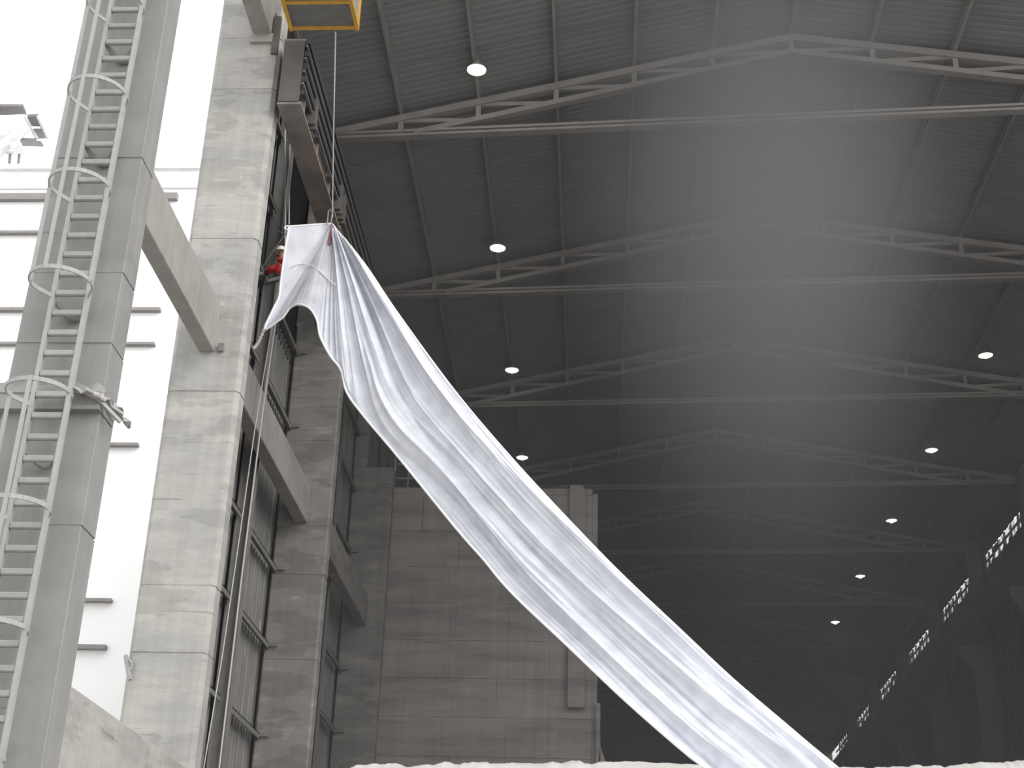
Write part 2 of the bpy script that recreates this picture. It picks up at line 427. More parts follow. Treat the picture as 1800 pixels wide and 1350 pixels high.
# ================================================================== CONCRETE FRAME
def column(name, x0, x1, y0, y1, z1, m, label, taper=0.0, chamfer=0.09, joints=(), rough=0.012, z0=0.0):
    """tapering pier with chamfered corners; lifts poured one on the other, a narrow recessed joint between lifts"""
    root = empty(name, ((x0 + x1)/2, (y0 + y1)/2, z0), label, 'column', kind='thing')
    js = [z0] + sorted(joints) + [z1]
    s = MB()
    rows = []
    for a, c in zip(js[:-1], js[1:]):
        off = random.uniform(-rough, rough); ofy = random.uniform(-rough, rough)
        n = max(2, int((c - a) / 0.7))
        for i in range(n + 1):
            z = a + 0.02 + (c - a - 0.04) * i / n
            rows.append((z, off, ofy))
        rows.append((c - 0.019, off + 0.03, ofy + 0.03)); rows.append((c + 0.019, 0.03, 0.03))
    rows = rows[:-2]
    for z, off, ofy in rows:
        t = (z - z0) / (z1 - z0) * taper
        a, c = x0 + t, x1 - off * 0.5
        ch = chamfer
        ya = y0 + ofy * 0.4
        for (x, y) in ((a, ya + ch), (a + ch, ya), (c - ch, ya), (c, ya + ch), (c, y1 - ch), (c - ch, y1), (a + ch, y1), (a, y1 - ch)):
            s.v.append((x, y, z))
    n = 8
    for i in range(len(rows) - 1):
        for k in range(n):
            l = (k + 1) % n; s.f.append((i*n + k, i*n + l, (i+1)*n + l, (i+1)*n + k))
    s.f.append(tuple(range(n))[::-1]); s.f.append(tuple((len(rows)-1)*n + k for k in range(n)))
    sh = s.build('shaft', m, root)
    return root

GX0, GX1, GZ0, GZ1 = -8.22, -7.60, 23.6, 25.6
def zj(ys, x, Y): return [at((x, y), Y=Y)[2] for y in ys]
main_col = column('concrete_column', -10.11, -8.38, 30.0, 30.62, 31.3, M_COLUMN,
    'pale stained concrete column beside the hanging worker, at the mouth of the hall',
    chamfer=0.10, joints=zj((68, 157, 420, 688, 1030, 1149), 380, 30.0) + [3.0, 6.2])
col2 = column('concrete_column', -10.05, -8.37, 42.0, 42.6, GZ0 - 0.02, M_COLUMN_IN,
    'stained brown-grey concrete column behind the lower hem of the white cloth', chamfer=0.06,
    joints=zj((700, 775, 1010, 1160), 540, 42.0) + [3.5])
col3 = column('concrete_column', -10.06, -8.38, 54.6, 55.2, GZ0 - 0.02, M_COLUMN_IN,
    'dark concrete column standing against the left edge of the bunker wall', chamfer=0.05, joints=[4, 9.5, 16])
lad_col = column('concrete_column', -10.24, -8.36, 21.6, 22.3, 27.5, M_COLUMN_DUSTY,
    'grey dust-covered concrete column that carries the caged ladder', taper=0.42, chamfer=0.014,
    joints=zj((278, 480, 604, 925), 200, 21.6))
for cc_ in (col2, col3):                      # upper half of the pier, set back behind the crane girder, and the bracket that carries the girder
    y_ = cc_.location.y
    s = MB(); s.box(-10.05, -9.5, y_ - 0.28, y_ + 0.28, GZ0 - 0.02, 31.0); s.build('upper_shaft', M_COLUMN_IN, cc_)
    if cc_ is col3: continue
    s = MB(); s.box(-8.32, -7.55, y_ - 0.3, y_ + 0.3, GZ0 - 0.5, GZ0 - 0.02); s.build('girder_bracket', M_COLUMN_IN, cc_, bevel=0.03)
# dusty collar slab round the ladder column with torn sheet hanging off its corner
c0 = at((60, 690), Y=21.45)
zc0, zc1 = at((90, 708), Y=21.2)[2], at((90, 664), Y=21.5)[2]
s = MB()
s.box(-10.36, -8.33, 21.44, 22.2, zc0, zc0 + 0.08)
s.box(-10.30, -8.345, 21.47, 22.18, zc0 + 0.08, zc0 + 0.34)
s.build('collar_slab', M_COLUMN_DUSTY, lad_col)
s = MB()                                     # heap of dust lying on the collar
NX, NY = 36, 6
vs = []; fs = []
for j in range(NY):
    for i in range(NX):
        x = -10.38 + 2.05 * i / (NX-1); v = j / (NY-1)
        y = 21.45 + 0.20 * v
        h = 0.30 + v * 0.50 * (0.55 + 0.9 * mnoise.noise((x*2.1, 3.0, 0.0)) ** 2 + 0.25 * mnoise.noise((x*7, v*3, 1)))
        vs.append((x, y, zc0 + max(0.10, h) * (1 if 0 < i < NX-1 else 0.8)))
for j in range(NY-1):
    for i in range(NX-1): fs.append((j*NX+i, j*NX+i+1, (j+1)*NX+i+1, (j+1)*NX+i))
s.add(vs, fs); s.build('dust_heap', M_COLUMN_DUSTY, lad_col, smooth=True, fix=False)
s = MB()                                     # torn sheet, crumpled, sloping down past the right face
A = at((128, 682), Y=21.25); B_ = at((168, 690), Y=21.25); C_ = at((205, 716), Y=21.9); D_ = at((186, 690), Y=22.3)
NX, NY = 14, 8; vs = []; fs = []
for j in range(NY):
    for i in range(NX):
        u = i/(NX-1); v = j/(NY-1)
        p = (A.lerp(B_, min(1, u*2)) if u < 0.5 else B_.lerp(C_, (u-0.5)*2))
        q = p + Vector((0.02, 0.75*v, 0.16*v - 0.25*v*v))
        q += Vector(mnoise.noise_vector((u*6.5, v*4, 2.0))) * 0.075 * (1 + u)
        vs.append(q)
for j in range(NY-1):
    for i in range(NX-1): fs.append((j*NX+i, j*NX+i+1, (j+1)*NX+i+1, (j+1)*NX+i))
s.add(vs, fs)
ts = s.build('torn_sheet', M_DUST, lad_col, fix=False); ts['label'] = 'torn crumpled sheet hanging off the collar corner'
so = ts.modifiers.new('thick', 'SOLIDIFY'); so.thickness = 0.035
s = MB(); s.bar(at((162, 690), Y=21.3), at((212, 742), Y=21.8), 0.05, 0.06); s.build('loose_rod', M_LADDER, lad_col)
s = MB(); s.bar(at((150, 683), Y=21.28), at((216, 728), Y=22.0), 0.05, 0.05); s.build('loose_rod', M_LADDER, lad_col)

# bracket of bent angle iron on the main column's left edge
s = MB()
P = [at(q, Y=29.93) for q in ((221, 1152), (233, 1166), (227, 1172))]
s.bar(P[0], P[1], 0.07, 0.05); s.bar(P[0], at((228, 1195), Y=29.9), 0.07, 0.08); s.bar(P[1], at((229, 1178), Y=29.93), 0.05, 0.05)
o = s.build('angle_bracket', M_LADDER, main_col)
s = MB(); q = at((388, 611), Y=29.95); s.box(q.x - 0.05, q.x + 0.07, 29.9, 30.02, q.z - 0.10, q.z + 0.10); s.build('bolt_lug', M_GIRT, main_col)
# steel brackets at the upper right corner of the main column
s = MB(); p1 = at((478, 95), Y=29.97); p2 = at((485, 30), Y=29.97)
s.box(p1.x - 0.03, p1.x + 0.14, 29.93, 30.25, p1.z, p2.z)
s.prism([at((478, 70), Y=29.95), at((488, 82), Y=29.95), at((486, 22), Y=29.95), at((478, 40), Y=29.95)], (0, 0.05, 0))
s.build('steel_bracket', M_GIRDER_DARK, main_col)

def beam(x0, x1, y0, y1, z0, z1, label, m=M_BEAM, bev=0.02):
    s = MB(); s.box(x0, x1, y0, y1, z0, z1)
    o = s.build('concrete_beam', m, None, origin=((x0+x1)/2, (y0+y1)/2, z0), bevel=bev)
    return tag(o, label, 'beam', kind='thing')
beam(-9.46, -9.08, 22.3, 30.0, 16.63, 17.9, 'grey concrete beam bridging the gap from ladder column to main column')
beam(-9.46, -9.06, 30.62, 42.0, 16.63, 17.86, 'concrete beam crossing the corrugated siding beneath the white cloth')
beam(-9.44, -9.04, 42.6, 54.6, 16.85, 18.05, 'dim concrete beam running back from stained column to the bunker wall column', M_COLUMN_IN)
beam(-9.15, -8.66, 23.0, 30.0, 26.02, 27.4, 'concrete beam meeting the top of the main column at the picture edge', M_BEAM)
s = MB(); s.box(-9.2, -8.6, 29.9, 30.0, 25.75, 26.02); sb = s.build('bearing_ledge', M_BEAM, main_col)
lowb = beam(-9.1, -8.5, 22.3, 30.0, 3.6, 6.93, 'deep concrete beam low between the ladder column and the main column', M_COLUMN)

# ---- crane girder with conductor rails along its inner face
G0, G1 = 29.72, 48.0
gird = empty('crane_girder', ((GX0+GX1)/2, G0, GZ0), 'rust-brown steel crane girder along the column heads above the cloth', 'girder', kind='thing')
s = MB(); s.box(GX0, GX1, G0, G1, GZ0, GZ0 + 0.07); s.build('bottom_flange', M_GIRDER, gird)
s = MB(); s.box(-7.98, -7.84, G0, G1, GZ0 + 0.07, GZ1); s.build('web', M_GIRDER, gird)
s = MB(); s.box(GX0, GX1 - 0.05, G0, G1, GZ1, GZ1 + 0.08); s.build('top_flange', M_GIRDER, gird)
y = G0 + 0.7
while y < G1:
    s = MB(); s.box(-7.84, GX1 - 0.06, y, y + 0.05, GZ0 + 0.07, GZ1); s.build('stiffener', M_GIRDER, gird)
    y += 1.95
for i in range(4):
    s = MB(); z = GZ0 + 0.72 + 0.40 * i
    s.box(GX1 - 0.05, GX1 + 0.07, G0, G1, z, z + 0.17); s.build('conductor_rail', M_RAIL_AND_SHADE, gird)
    s = MB(); s.box(GX1 - 0.04, GX1 + 0.02, G0, G1, z - 0.10, z - 0.03); s.build('conductor_strip', M_RAIL_GREY, gird)
s = MB(); s.box(GX0 + 0.02, GX1 - 0.06, G0 - 0.03, G0, GZ0 + 0.07, GZ1); s.build('end_plate', M_GIRDER_DARK, gird)
for y_ in (31.0, 35.2, 35.75):
    s = MB(); s.box(-7.84, -7.50, y_, y_ + 0.30, GZ0 + 0.30, GZ0 + 1.15); s.box(-7.84, -7.46, y_ + 0.1, y_ + 0.2, GZ0 + 0.2, GZ0 + 0.4)
    s.build('rail_bracket', M_GIRDER_DARK, gird)

# ---- bunker wall, facing the opening
BX0, BX1, BY, BZ1 = -8.60, -0.16, 55.9, 23.2
bunk = empty('bunker_wall', ((BX0+BX1)/2, BY, 0), 'board-marked brown concrete bunker wall standing inside the hall', 'wall', kind='thing')
slabs = MB()
zt = [0, 1.9] + [2.9 + 1.53 * i for i in range(13)] + [BZ1 - 0.32]
zt = sorted(zt)
for i, (a, c) in enumerate(zip(zt[:-1], zt[1:])):
    xs = [BX0 - 0.0, BX0 + 2.6 + (0.35 if i % 2 else 0), BX0 + 4.9 + (0.2 if i % 3 else -0.2), BX0 + 6.75, BX1]
    for x0, x1 in zip(xs[:-1], xs[1:]):
        o_ = random.uniform(-0.008, 0.010)
        s = MB(); s.box(x0 + 0.004, x1 - 0.004, BY + o_, BY + 0.6, a + 0.006, c - 0.006)
        s.build('wall_lift', M_BLOCK, bunk, bevel=0.008)
s = MB(); s.box(BX0 + 0.05, BX1 - 0.05, BY + 0.03, BY + 3.5, 0, BZ1 - 0.4); s.build('core', M_BLOCK, bunk)
s = MB(); s.box(BX0, BX1, BY - 0.03, BY + 0.8, BZ1 - 0.32, BZ1); s.build('coping', M_BLOCK, bunk, bevel=0.05)
for px_ in (752, 800):
    q0 = at((px_, 870), Y=BY - 0.1); q1 = at((px_, 928), Y=BY - 0.1)
    s = MB(); s.box(q0.x - 0.14, q0.x + 0.06, BY - 0.06, BY + 0.05, q1.z, q0.z); s.box(q0.x - 0.14, q0.x + 0.26, BY - 0.06, BY + 0.05, q1.z - 0.12, q1.z)
    s.build('channel_upstand', M_BLOCK, bunk)
s = MB()
xa, xb = -1.12, -0.42
s.prism([(xa, BY - 0.30, 14.0), (xb, BY - 0.30, 14.0), (xb, BY - 0.30, BZ1 - 0.25), (xb - 0.15, BY - 0.3, BZ1 + 0.06), (xa, BY - 0.3, BZ1 + 0.06)], (0, 0.7, 0))
s.build('pilaster', M_BLOCK, bunk, bevel=0.03)
s = MB(); s.box(-0.16, 0.05, BY + 0.1, BY + 2.0, 10.5, BZ1 - 0.2); s.build('return_face', M_BLOCK, bunk)
s = MB(); q = at((1050, 1237), Y=BY); s.box(0.0, 0.18, BY - 0.1, BY + 0.1, 10.5, q.z); s.prism([(0.0, BY - .1, 10.5), (0.5, BY - .1, 10.5), (0.42, BY - .1, 11.9), (0.18, BY - .1, 12.6)], (0, .2, 0))
s.build('edge_plate', M_BLOCK, bunk)
# handrail standing on the bunker
hr = empty('guard_rail', (-7.7, BY + 0.5, BZ1), 'pale steel rails on the bunker top beside the dim column', 'railing', kind='thing')
for px_ in (693, 717, 745):
    q = at((px_, 850), Y=BY + 0.5)
    s = MB(); s.box(q.x - 0.035, q.x + 0.035, BY + 0.47, BY + 0.53, BZ1 - 0.02, BZ1 + 2.2); s.build('rail_post', M_LADDER, hr)
for py_ in (816, 841):
    q = at((705, py_), Y=BY + 0.5)
    s = MB(); s.box(-8.5, -6.4, BY + 0.48, BY + 0.52, q.z - 0.03, q.z + 0.03); s.build('rail_bar', M_LADDER, hr)

# ================================================================== ROOF STEELWORK
PX = [XRIDGE + 2.76 * k for k in range(-6, 7)]
def ztop(x): return 34.58 - 0.20 * abs(x - XRIDGE)
def zbot(x):
    d = abs(x - XRIDGE)
    return 33.98 - 0.213 * d
ORD = ['first', 'second', 'third', 'fourth', 'fifth', 'sixth', 'seventh', 'eighth', 'ninth', 'tenth']
TY = [42.0 + BAY * k for k in range(9)]
def make_truss():
    """bolted lattice truss with a straight tie, built at y = 0"""
    root = empty('roof_truss', (0, 0, 0))
    def P(x, z): return Vector((x, SK * (x + 9.0), z))
    xe0, xe1 = -9.6, XR - 0.4
    for dz in (-0.085, 0.085):
        s = MB(); s.bar(P(xe0, 31.18 + dz), P(xe1, 31.18 + dz), 0.30, 0.10); s.build('tie_angle', M_TRUSS, root)
    s = MB(); s.bar(P(xe0, 31.18), P(xe1, 31.18), 0.10, 0.10); s.build('tie_plate', M_TRUSS, root)
    for sg in (-1, 1):
        xe = xe0 if sg < 0 else xe1
        s = MB(); s.bar(P(xe, ztop(xe)), P(XRIDGE, ztop(XRIDGE)), 0.30, 0.26); s.build('top_chord', M_TRUSS, root)
        xk = XRIDGE + sg * 13.3
        s = MB(); s.bar(P(xk, 31.20), P(XRIDGE, zbot(XRIDGE)), 0.26, 0.20); s.build('bottom_chord', M_TRUSS, root)
        nodes = [XRIDGE + sg * 2.76 * k for k in range(6)]
        for k, x in enumerate(nodes):
            if k == 0 and sg > 0: continue
            zb_ = zbot(x) if k < 5 else 31.2
            s = MB(); s.bar(P(x, ztop(x)), P(x, zb_), 0.18, 0.20, up=(0,1,0)); s.build('web_post', M_TRUSS, root)
        for k in range(5):
            xi, xo = nodes[k], nodes[k+1]
            s = MB(); s.bar(P(xo, ztop(xo) - 0.05), P(xi, zbot(xi)), 0.14, 0.16); s.build('web_diagonal', M_TRUSS, root)
        s = MB(); s.bar(P(xe + (0.4 if sg < 0 else -0.4), ztop(xe)), P(nodes[5], 31.2), 0.14, 0.18); s.build('web_diagonal', M_TRUSS, root)
    return root
def copy_tree(o):
    c = o.copy(); COL.objects.link(c)
    for ch in o.children:
        d = ch.copy(); COL.objects.link(d); d.parent = c
    return c
tr0 = make_truss()
for k, y in enumerate(TY):
    o = tr0 if k == 0 else copy_tree(tr0)
    o.location = (0, y, 0)
    lab = ['brown steel roof truss nearest the opening, above the top of the cloth',
           'second steel roof truss back from the opening, crossing right of the cloth'][k] if k < 2 else \
          '%s hazy steel roof truss back from the hall opening' % ORD[k]
    tag(o, lab, 'truss', 'roof trusses of the hall', 'thing')

def make_purlin(y0, y1):
    root = empty('roof_purlin', (0, 0, 0))
    L = y1 - y0
    s = MB(); s.box(-0.055, 0.055, y0, y1, -0.20, -0.11); s.build('lower_chord', M_PURLIN, root)
    s = MB(); s.box(-0.055, 0.055, y0, y1, 0.11, 0.20); s.build('upper_chord', M_PURLIN, root)
    s = MB(); n = int(L / 1.3)
    for i in range(n):
        a = y0 + L * i / n; c = y0 + L * (i + 0.5) / n; e = y0 + L * (i + 1) / n
        s.bar((0, a, -0.15), (0, c, 0.15), 0.04, 0.05); s.bar((0, c, 0.15), (0, e, -0.15), 0.04, 0.05)
    w = s.build('lattice_webs', M_PURLIN, root); w['kind'] = 'stuff'
    return root
pu0 = make_purlin(YF + 1.0, YB - 1)
for k, x in enumerate(PX):
    o = pu0 if k == 0 else copy_tree(pu0)
    o.location = (x, SK * (x + 9) * 0.5, ztop(x) + 0.335)
    n = k - 6
    lab = ('lattice purlin under the roof ridge' if n == 0 else
           '%s lattice purlin counting %s from the roof ridge' % (ORD[abs(n) - 1], 'leftward' if n < 0 else 'rightward'))
    if n == -4: lab += ', carrying the left lamp row'
    tag(o, lab, 'purlin', 'purlins under the roof', 'thing')
# slanting sag rods beside the ridge in each bay
for k, y in enumerate(TY[:5]):
    s = MB(); x0, x1 = XRIDGE + 0.9, XRIDGE + 2.7
    s.tube([(x0, ysk(y, x0) + 0.1, zbot(x0) + 0.1), (x1, ysk(y, x1) + 4.0, ztop(x1) + 0.2)], 0.03, 6)
    o = s.build('sag_rod', M_PURLIN, None, origin=(x0, ysk(y, x0), zbot(x0)))
    tag(o, 'thin slanting rod beside the ridge behind the %s truss' % ORD[k], 'rod', 'sag rods at the ridge', 'thing')

# ---- lamps
def make_lamp():
    root = empty('high_bay_lamp', (0, 0, 0))
    s = MB(); s.lathe([(0.001, 0.30), (0.09, 0.29), (0.12, 0.18), (0.20, 0.10), (0.34, -0.12), (0.345, -0.14), (0.325, -0.12), (0.19, 0.09), (0.001, 0.14)], (0,0,0), 24)
    s.build('shade', M_LAMPSHADE, root, smooth=True)
    s = MB(); s.lathe([(0.001, -0.17), (0.16, -0.155), (0.27, -0.125), (0.322, -0.105), (0.001, -0.06)], (0,0,0), 24)
    s.build('diffuser', M_LAMPGLOW, root, smooth=True)
    s = MB(); s.lathe([(0.001, -0.26), (0.06, -0.245), (0.09, -0.19), (0.085, -0.14), (0.001, -0.10)], (0,0,0), 16)
    s.build('bulb', M_LAMPBULB, root, smooth=True)
    s = MB(); s.tube([(0,0,0.28), (0,0,0.50)], 0.025, 6); s.build('hanger', M_LAMPSHADE, root)
    return root
lamps = [((838, 118), 'largest lit bay lamp, nearest the yellow basket'),
         ((875, 432), 'lit bay lamp in front of the second roof truss'),
         ((900, 647), 'lit bay lamp, third from the opening in the left row'),
         ((918, 801), 'lit bay lamp just above the upper edge of the cloth'),
         ((1732, 621), 'largest lit bay lamp of the right row'),
         ((1637, 788), 'second lit bay lamp of the right row, counting from the opening'),
         ((1567, 912), 'third lit bay lamp of the right row, midway down the row'),
         ((1512, 1010), 'fourth lit bay lamp of the right row'),
         ((1468, 1091), 'smallest, deepest lit bay lamp of the right row')]
lp = make_lamp()
for k, (p, lab) in enumerate(lamps):
    o = lp if k == 0 else copy_tree(lp)
    q = at(p, Z=ztop(-4.2) - 0.13)
    o.location = (q.x, q.y, q.z)
    tag(o, lab, 'lamp', 'lit bay lamps under the roof', 'thing')

# ---- right side frame: columns and crane girder
for k in range(0, 9):
    y = 38.55 + k * BAY
    s = MB(); s.box(XR - 1.3, XR - 0.1, y - 0.5, y + 0.5, 0, 24.6)
    s.prism([(XR - 1.3, y - 0.5, 23.0), (XR - 1.3, y - 0.5, 24.58), (XR - 2.1, y - 0.5, 24.58), (XR - 2.1, y - 0.5, 24.0)], (0, 1.0, 0))
    s.box(XR - 0.8, XR - 0.1, y - 0.4, y + 0.4, 24.6, 31.3)
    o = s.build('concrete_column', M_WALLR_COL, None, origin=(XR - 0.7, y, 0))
    tag(o, '%s dim column along the far right wall' % ORD[k], 'column', 'columns of the far right wall', 'thing')
s = MB(); s.box(XR - 1.9, XR - 1.2, 31.0, YB - 0.2, 24.6, 26.2)
tag(s.build('crane_girder', M_WALLR_COL, None, origin=(XR - 1.5, 31, 26)), 'dark crane girder along the right wall under the broken clerestory', 'girder', kind='thing')

# ================================================================== LADDER
lad = empty('caged_ladder', (-9.2, 21.2, 0), 'dusty steel ladder with safety hoops fixed to the grey column', 'ladder', kind='thing')
LY = 21.22
a0 = at((90, 540), Y=LY); a1 = at((151, 540), Y=LY)
lx0, lx1 = a0.x, a1.x
lean = 0.010                                # the ladder leans with the taper of the column
def lx(x, z): return x + lean * (z - 13.0)
def pole(x, y, z0, z1, w, d):
    s = MB(); s.bar((lx(x, z0), y, z0), (lx(x, z1), y, z1), w, d, up=(0,1,0)); return s
for x in (lx0, lx1): pole(x, LY, 1.0, 27.0, 0.072, 0.10).build('stile', M_LADDER, lad)
zr0 = at((120, 552), Y=LY)[2]; zr1 = at((196, 164), Y=LY)[2]
dzr = (zr1 - zr0) / 12.0
z = zr0 - dzr * 26
k = 0
while z < 26.8:
    s = MB(); s.box(lx(lx0, z) + 0.03, lx(lx1, z) - 0.03, LY - 0.04, LY + 0.05, z - 0.035, z + 0.075); s.build('rung', M_RUNG, lad, bevel=0.02)
    z += dzr
HR = 0.50; cx = (lx0 + lx1) / 2
hoop_y = (40, 196, 355, 521, 712, 912, 1120)  # where each hoop meets the stiles
hz = []
for yy in hoop_y:
    z = at((120, yy), Y=LY)[2]; hz.append(z)
hz.append(hz[0] + (hz[0] - hz[1])); hz.append(hz[6] - (hz[5] - hz[6])); hz = sorted(hz, reverse=True)
for z in hz:
    s = MB(); pts = []
    ccx = lx(cx, z)
    pts.append((ccx - (lx1 - lx0)/2, LY, z))
    for i in range(21):
        a = math.pi * (1.10 - 1.20 * i / 20)
        pts.append((ccx + 0.52 * math.cos(a), LY - 0.50 - 0.55 * math.sin(a), z))
    pts.append((ccx + (lx1 - lx0)/2, LY, z))
    s.v = []; s.f = []
    for i in range(len(pts) - 1): s.bar(pts[i], pts[i+1], 0.025, 0.075)
    s.build('safety_hoop', M_LADDER, lad)
def strap(ax, z0, z1):
    a = math.pi * ax
    for_x = cx + 0.52 * math.cos(a); for_y = LY - 0.50 - 0.55 * math.sin(a)
    pole(for_x, for_y, z0, z1, 0.065, 0.03).build('cage_strap', M_LADDER, lad)
for ax in (0.55, 0.98, 0.02):
    strap(ax, hz[4], 27.0)
for ax in (0.47, 1.04, 0.02):
    strap(ax, 1.5, hz[5] + 0.05)
# dust-laden curved cleats between ladder and column
for yy in (88, 268, 540, 805):
    q = at((120, yy), Y=LY + 0.12)
    s = MB(); pts = []; rr = []
    for i in range(11):
        u = i / 10; x = lx(lx0, q.z) + (lx1 - lx0) * u
        pts.append((x, LY + 0.05 + 0.26 * math.sin(math.pi*u), q.z + 0.10 - 0.20 * math.sin(math.pi * u))); rr.append(0.025 + (0.07 if yy < 600 else 0.015) * math.sin(math.pi * u))
    s.tube(pts, rr, 8)
    s.build('dust_laden_cleat', M_COLUMN_DUSTY, lad, smooth=True)

# ================================================================== YELLOW BASKET
BKZ = 25.75
q00 = at((512, 49), Z=BKZ); q10 = at((628, 49), Z=BKZ)
bx0, bx1, by1 = q00.x, q10.x, q00.y
by0 = by1 - 2.6
bas = empty('maintenance_basket', ((bx0+bx1)/2, (by0+by1)/2, BKZ), 'yellow-framed mesh-floored access basket hanging at the top of the hall mouth', 'basket', kind='thing')
def yb(*a):
    s = MB(); s.bar(*a); return s.build('frame_tube', M_YELLOW, bas)
for x in (bx0, bx1): yb((x, by0, BKZ), (x, by1 + 0.05, BKZ), 0.10, 0.10)
for y in (by0, by1 - 1.0, by1): yb((bx0, y, BKZ), (bx1, y, BKZ), 0.09, 0.09)
for x in (bx0, bx1):
    for y in (by0, by1): yb((x, y, BKZ - 0.08), (x, y, BKZ + 2.1), 0.09, 0.09)
for x in (bx0, bx1):
    for z in (1.05, 2.1): yb((x, by0, BKZ + z), (x, by1, BKZ + z), 0.06, 0.06)
for y in (by0, by1):
    for z in (1.05, 2.1): yb((bx0, y, BKZ + z), (bx1, y, BKZ + z), 0.06, 0.06)
s = MB(); n = 46
for i in range(n):
    x = bx0 + 0.06 + (bx1 - bx0 - 0.12) * i / (n - 1)
    s.box(x - 0.008, x + 0.008, by0, by1, BKZ + 0.0, BKZ + 0.035)
o = s.build('floor_grating', M_MESH, bas); o['kind'] = 'stuff'
s = MB(); s.box(bx0 + .04, bx1 - .04, by0 + .04, by1 - .04, BKZ + 0.05, BKZ + 0.07); s.build('floor_plate', M_MESH_DARK, bas)
s = MB()
for i in range(24):
    y = by0 + (by1 - by0) * i / 23
    s.box(bx1 - 0.01, bx1 + 0.01, y - 0.008, y + 0.008, BKZ, BKZ + 1.05); s.box(bx0 - 0.01, bx0 + 0.01, y - 0.008, y + 0.008, BKZ, BKZ + 1.05)
o = s.build('side_mesh', M_MESH, bas); o['kind'] = 'stuff'
s = MB(); s.box((bx0+bx1)/2 - .05, (bx0+bx1)/2 + .05, (by0+by1)/2 - .05, (by0+by1)/2 + .05, BKZ + 2.1, BKZ + 5.0)
s.bar((bx0, by0, BKZ+2.1), (bx1, by1, BKZ+2.1), .08, .08); s.bar((bx1, by0, BKZ+2.1), (bx0, by1, BKZ+2.1), .08, .08)
s.build('suspension_mast', M_YELLOW, bas)

# ================================================================== WHITE CLOTH
U_PTS = [(583,393),(600,414),(645,470),(700,552),(800,688),(900,806),(1000,915),(1100,1019),(1200,1114),(1300,1208),(1400,1293),(1470,1350),(1560,1424),(1680,1520),(1900,1690),(2200,1900)]
L_PTS = [(508,398),(501,438),(494,490),(488,530),(463,580),(497,558),(508,543),(524,537),(545,544),(557,563),(563,592),(580,625),(600,652),(610,690),(640,732),(700,803),(800,926),(850,983),(900,1042),(1000,1137),(1100,1232),(1200,1320),(1240,1352),(1330,1425),(1450,1520),(1680,1700),(2000,1930)]
# pairs of parameters along the two borders (index on U, index on L)
L_ON_U = [0, 0.10, 0.2, 0.3, 0.45, 0.75, 0.9, 1.1, 1.35, 1.6, 1.85, 2.1, 2.35, 2.6, 2.95, 3.6, 4.6, 5.2, 5.75, 6.75, 7.75, 8.8, 9.4, 11.0, 13.0, 14.0, 15.0]
def poly_at(pts, t):
    t = min(max(t, 0), len(pts) - 1.0001); i = int(t); f = t - i
    p0 = np.array(pts[max(i-1,0)]); p1 = np.array(pts[i]); p2 = np.array(pts[min(i+1,len(pts)-1)]); p3 = np.array(pts[min(i+2,len(pts)-1)])
    return 0.5*((2*p1) + (p2-p0)*f + (2*p0-5*p1+4*p2-p3)*f*f + (3*p1-p0-3*p2+p3)*f**3)
def lin_at(pts, t):
    t = min(max(t, 0), len(pts) - 1.0001); i = int(t); f = t - i
    return np.array(pts[i])*(1-f) + np.array(pts[i+1])*f
NV, NU = 330, 150
def depth_of(y):                              # the cloth comes forward as it falls
    t = (y - 393) / (1350 - 393.0)
    t = max(0, t)
    return 33.0 - 8.0 * t if t < 1 else 25.0 - 5.0 * (t - 1)
grid = np.zeros((NV, NU, 3))
bor_u, bor_l = [], []
def sm(x, a, c):
    t = min(max((x - a) / (c - a), 0), 1); return t*t*(3 - 2*t)
for j in range(NV):
    lt = (len(L_PTS) - 1) * (j / (NV - 1))
    ut = lin_at([(v,) for v in L_ON_U], lt)[0]
    pl = lin_at(L_PTS, lt) if 3 < lt < 6 else poly_at(L_PTS, lt)
    pu = poly_at(U_PTS, ut)
    yu = depth_of(pu[1])
    yl = yu - 0.40 + 0.47 * sm(pu[1], 520, 800) - 1.1 * sm(pu[1], 880, 1230)
    A = at(pu, Y=yu); B_ = at(pl, Y=yl)
    for i in range(NU):
        u = i / (NU - 1)
        grid[j, i] = A.lerp(B_, u)
base = grid.copy()
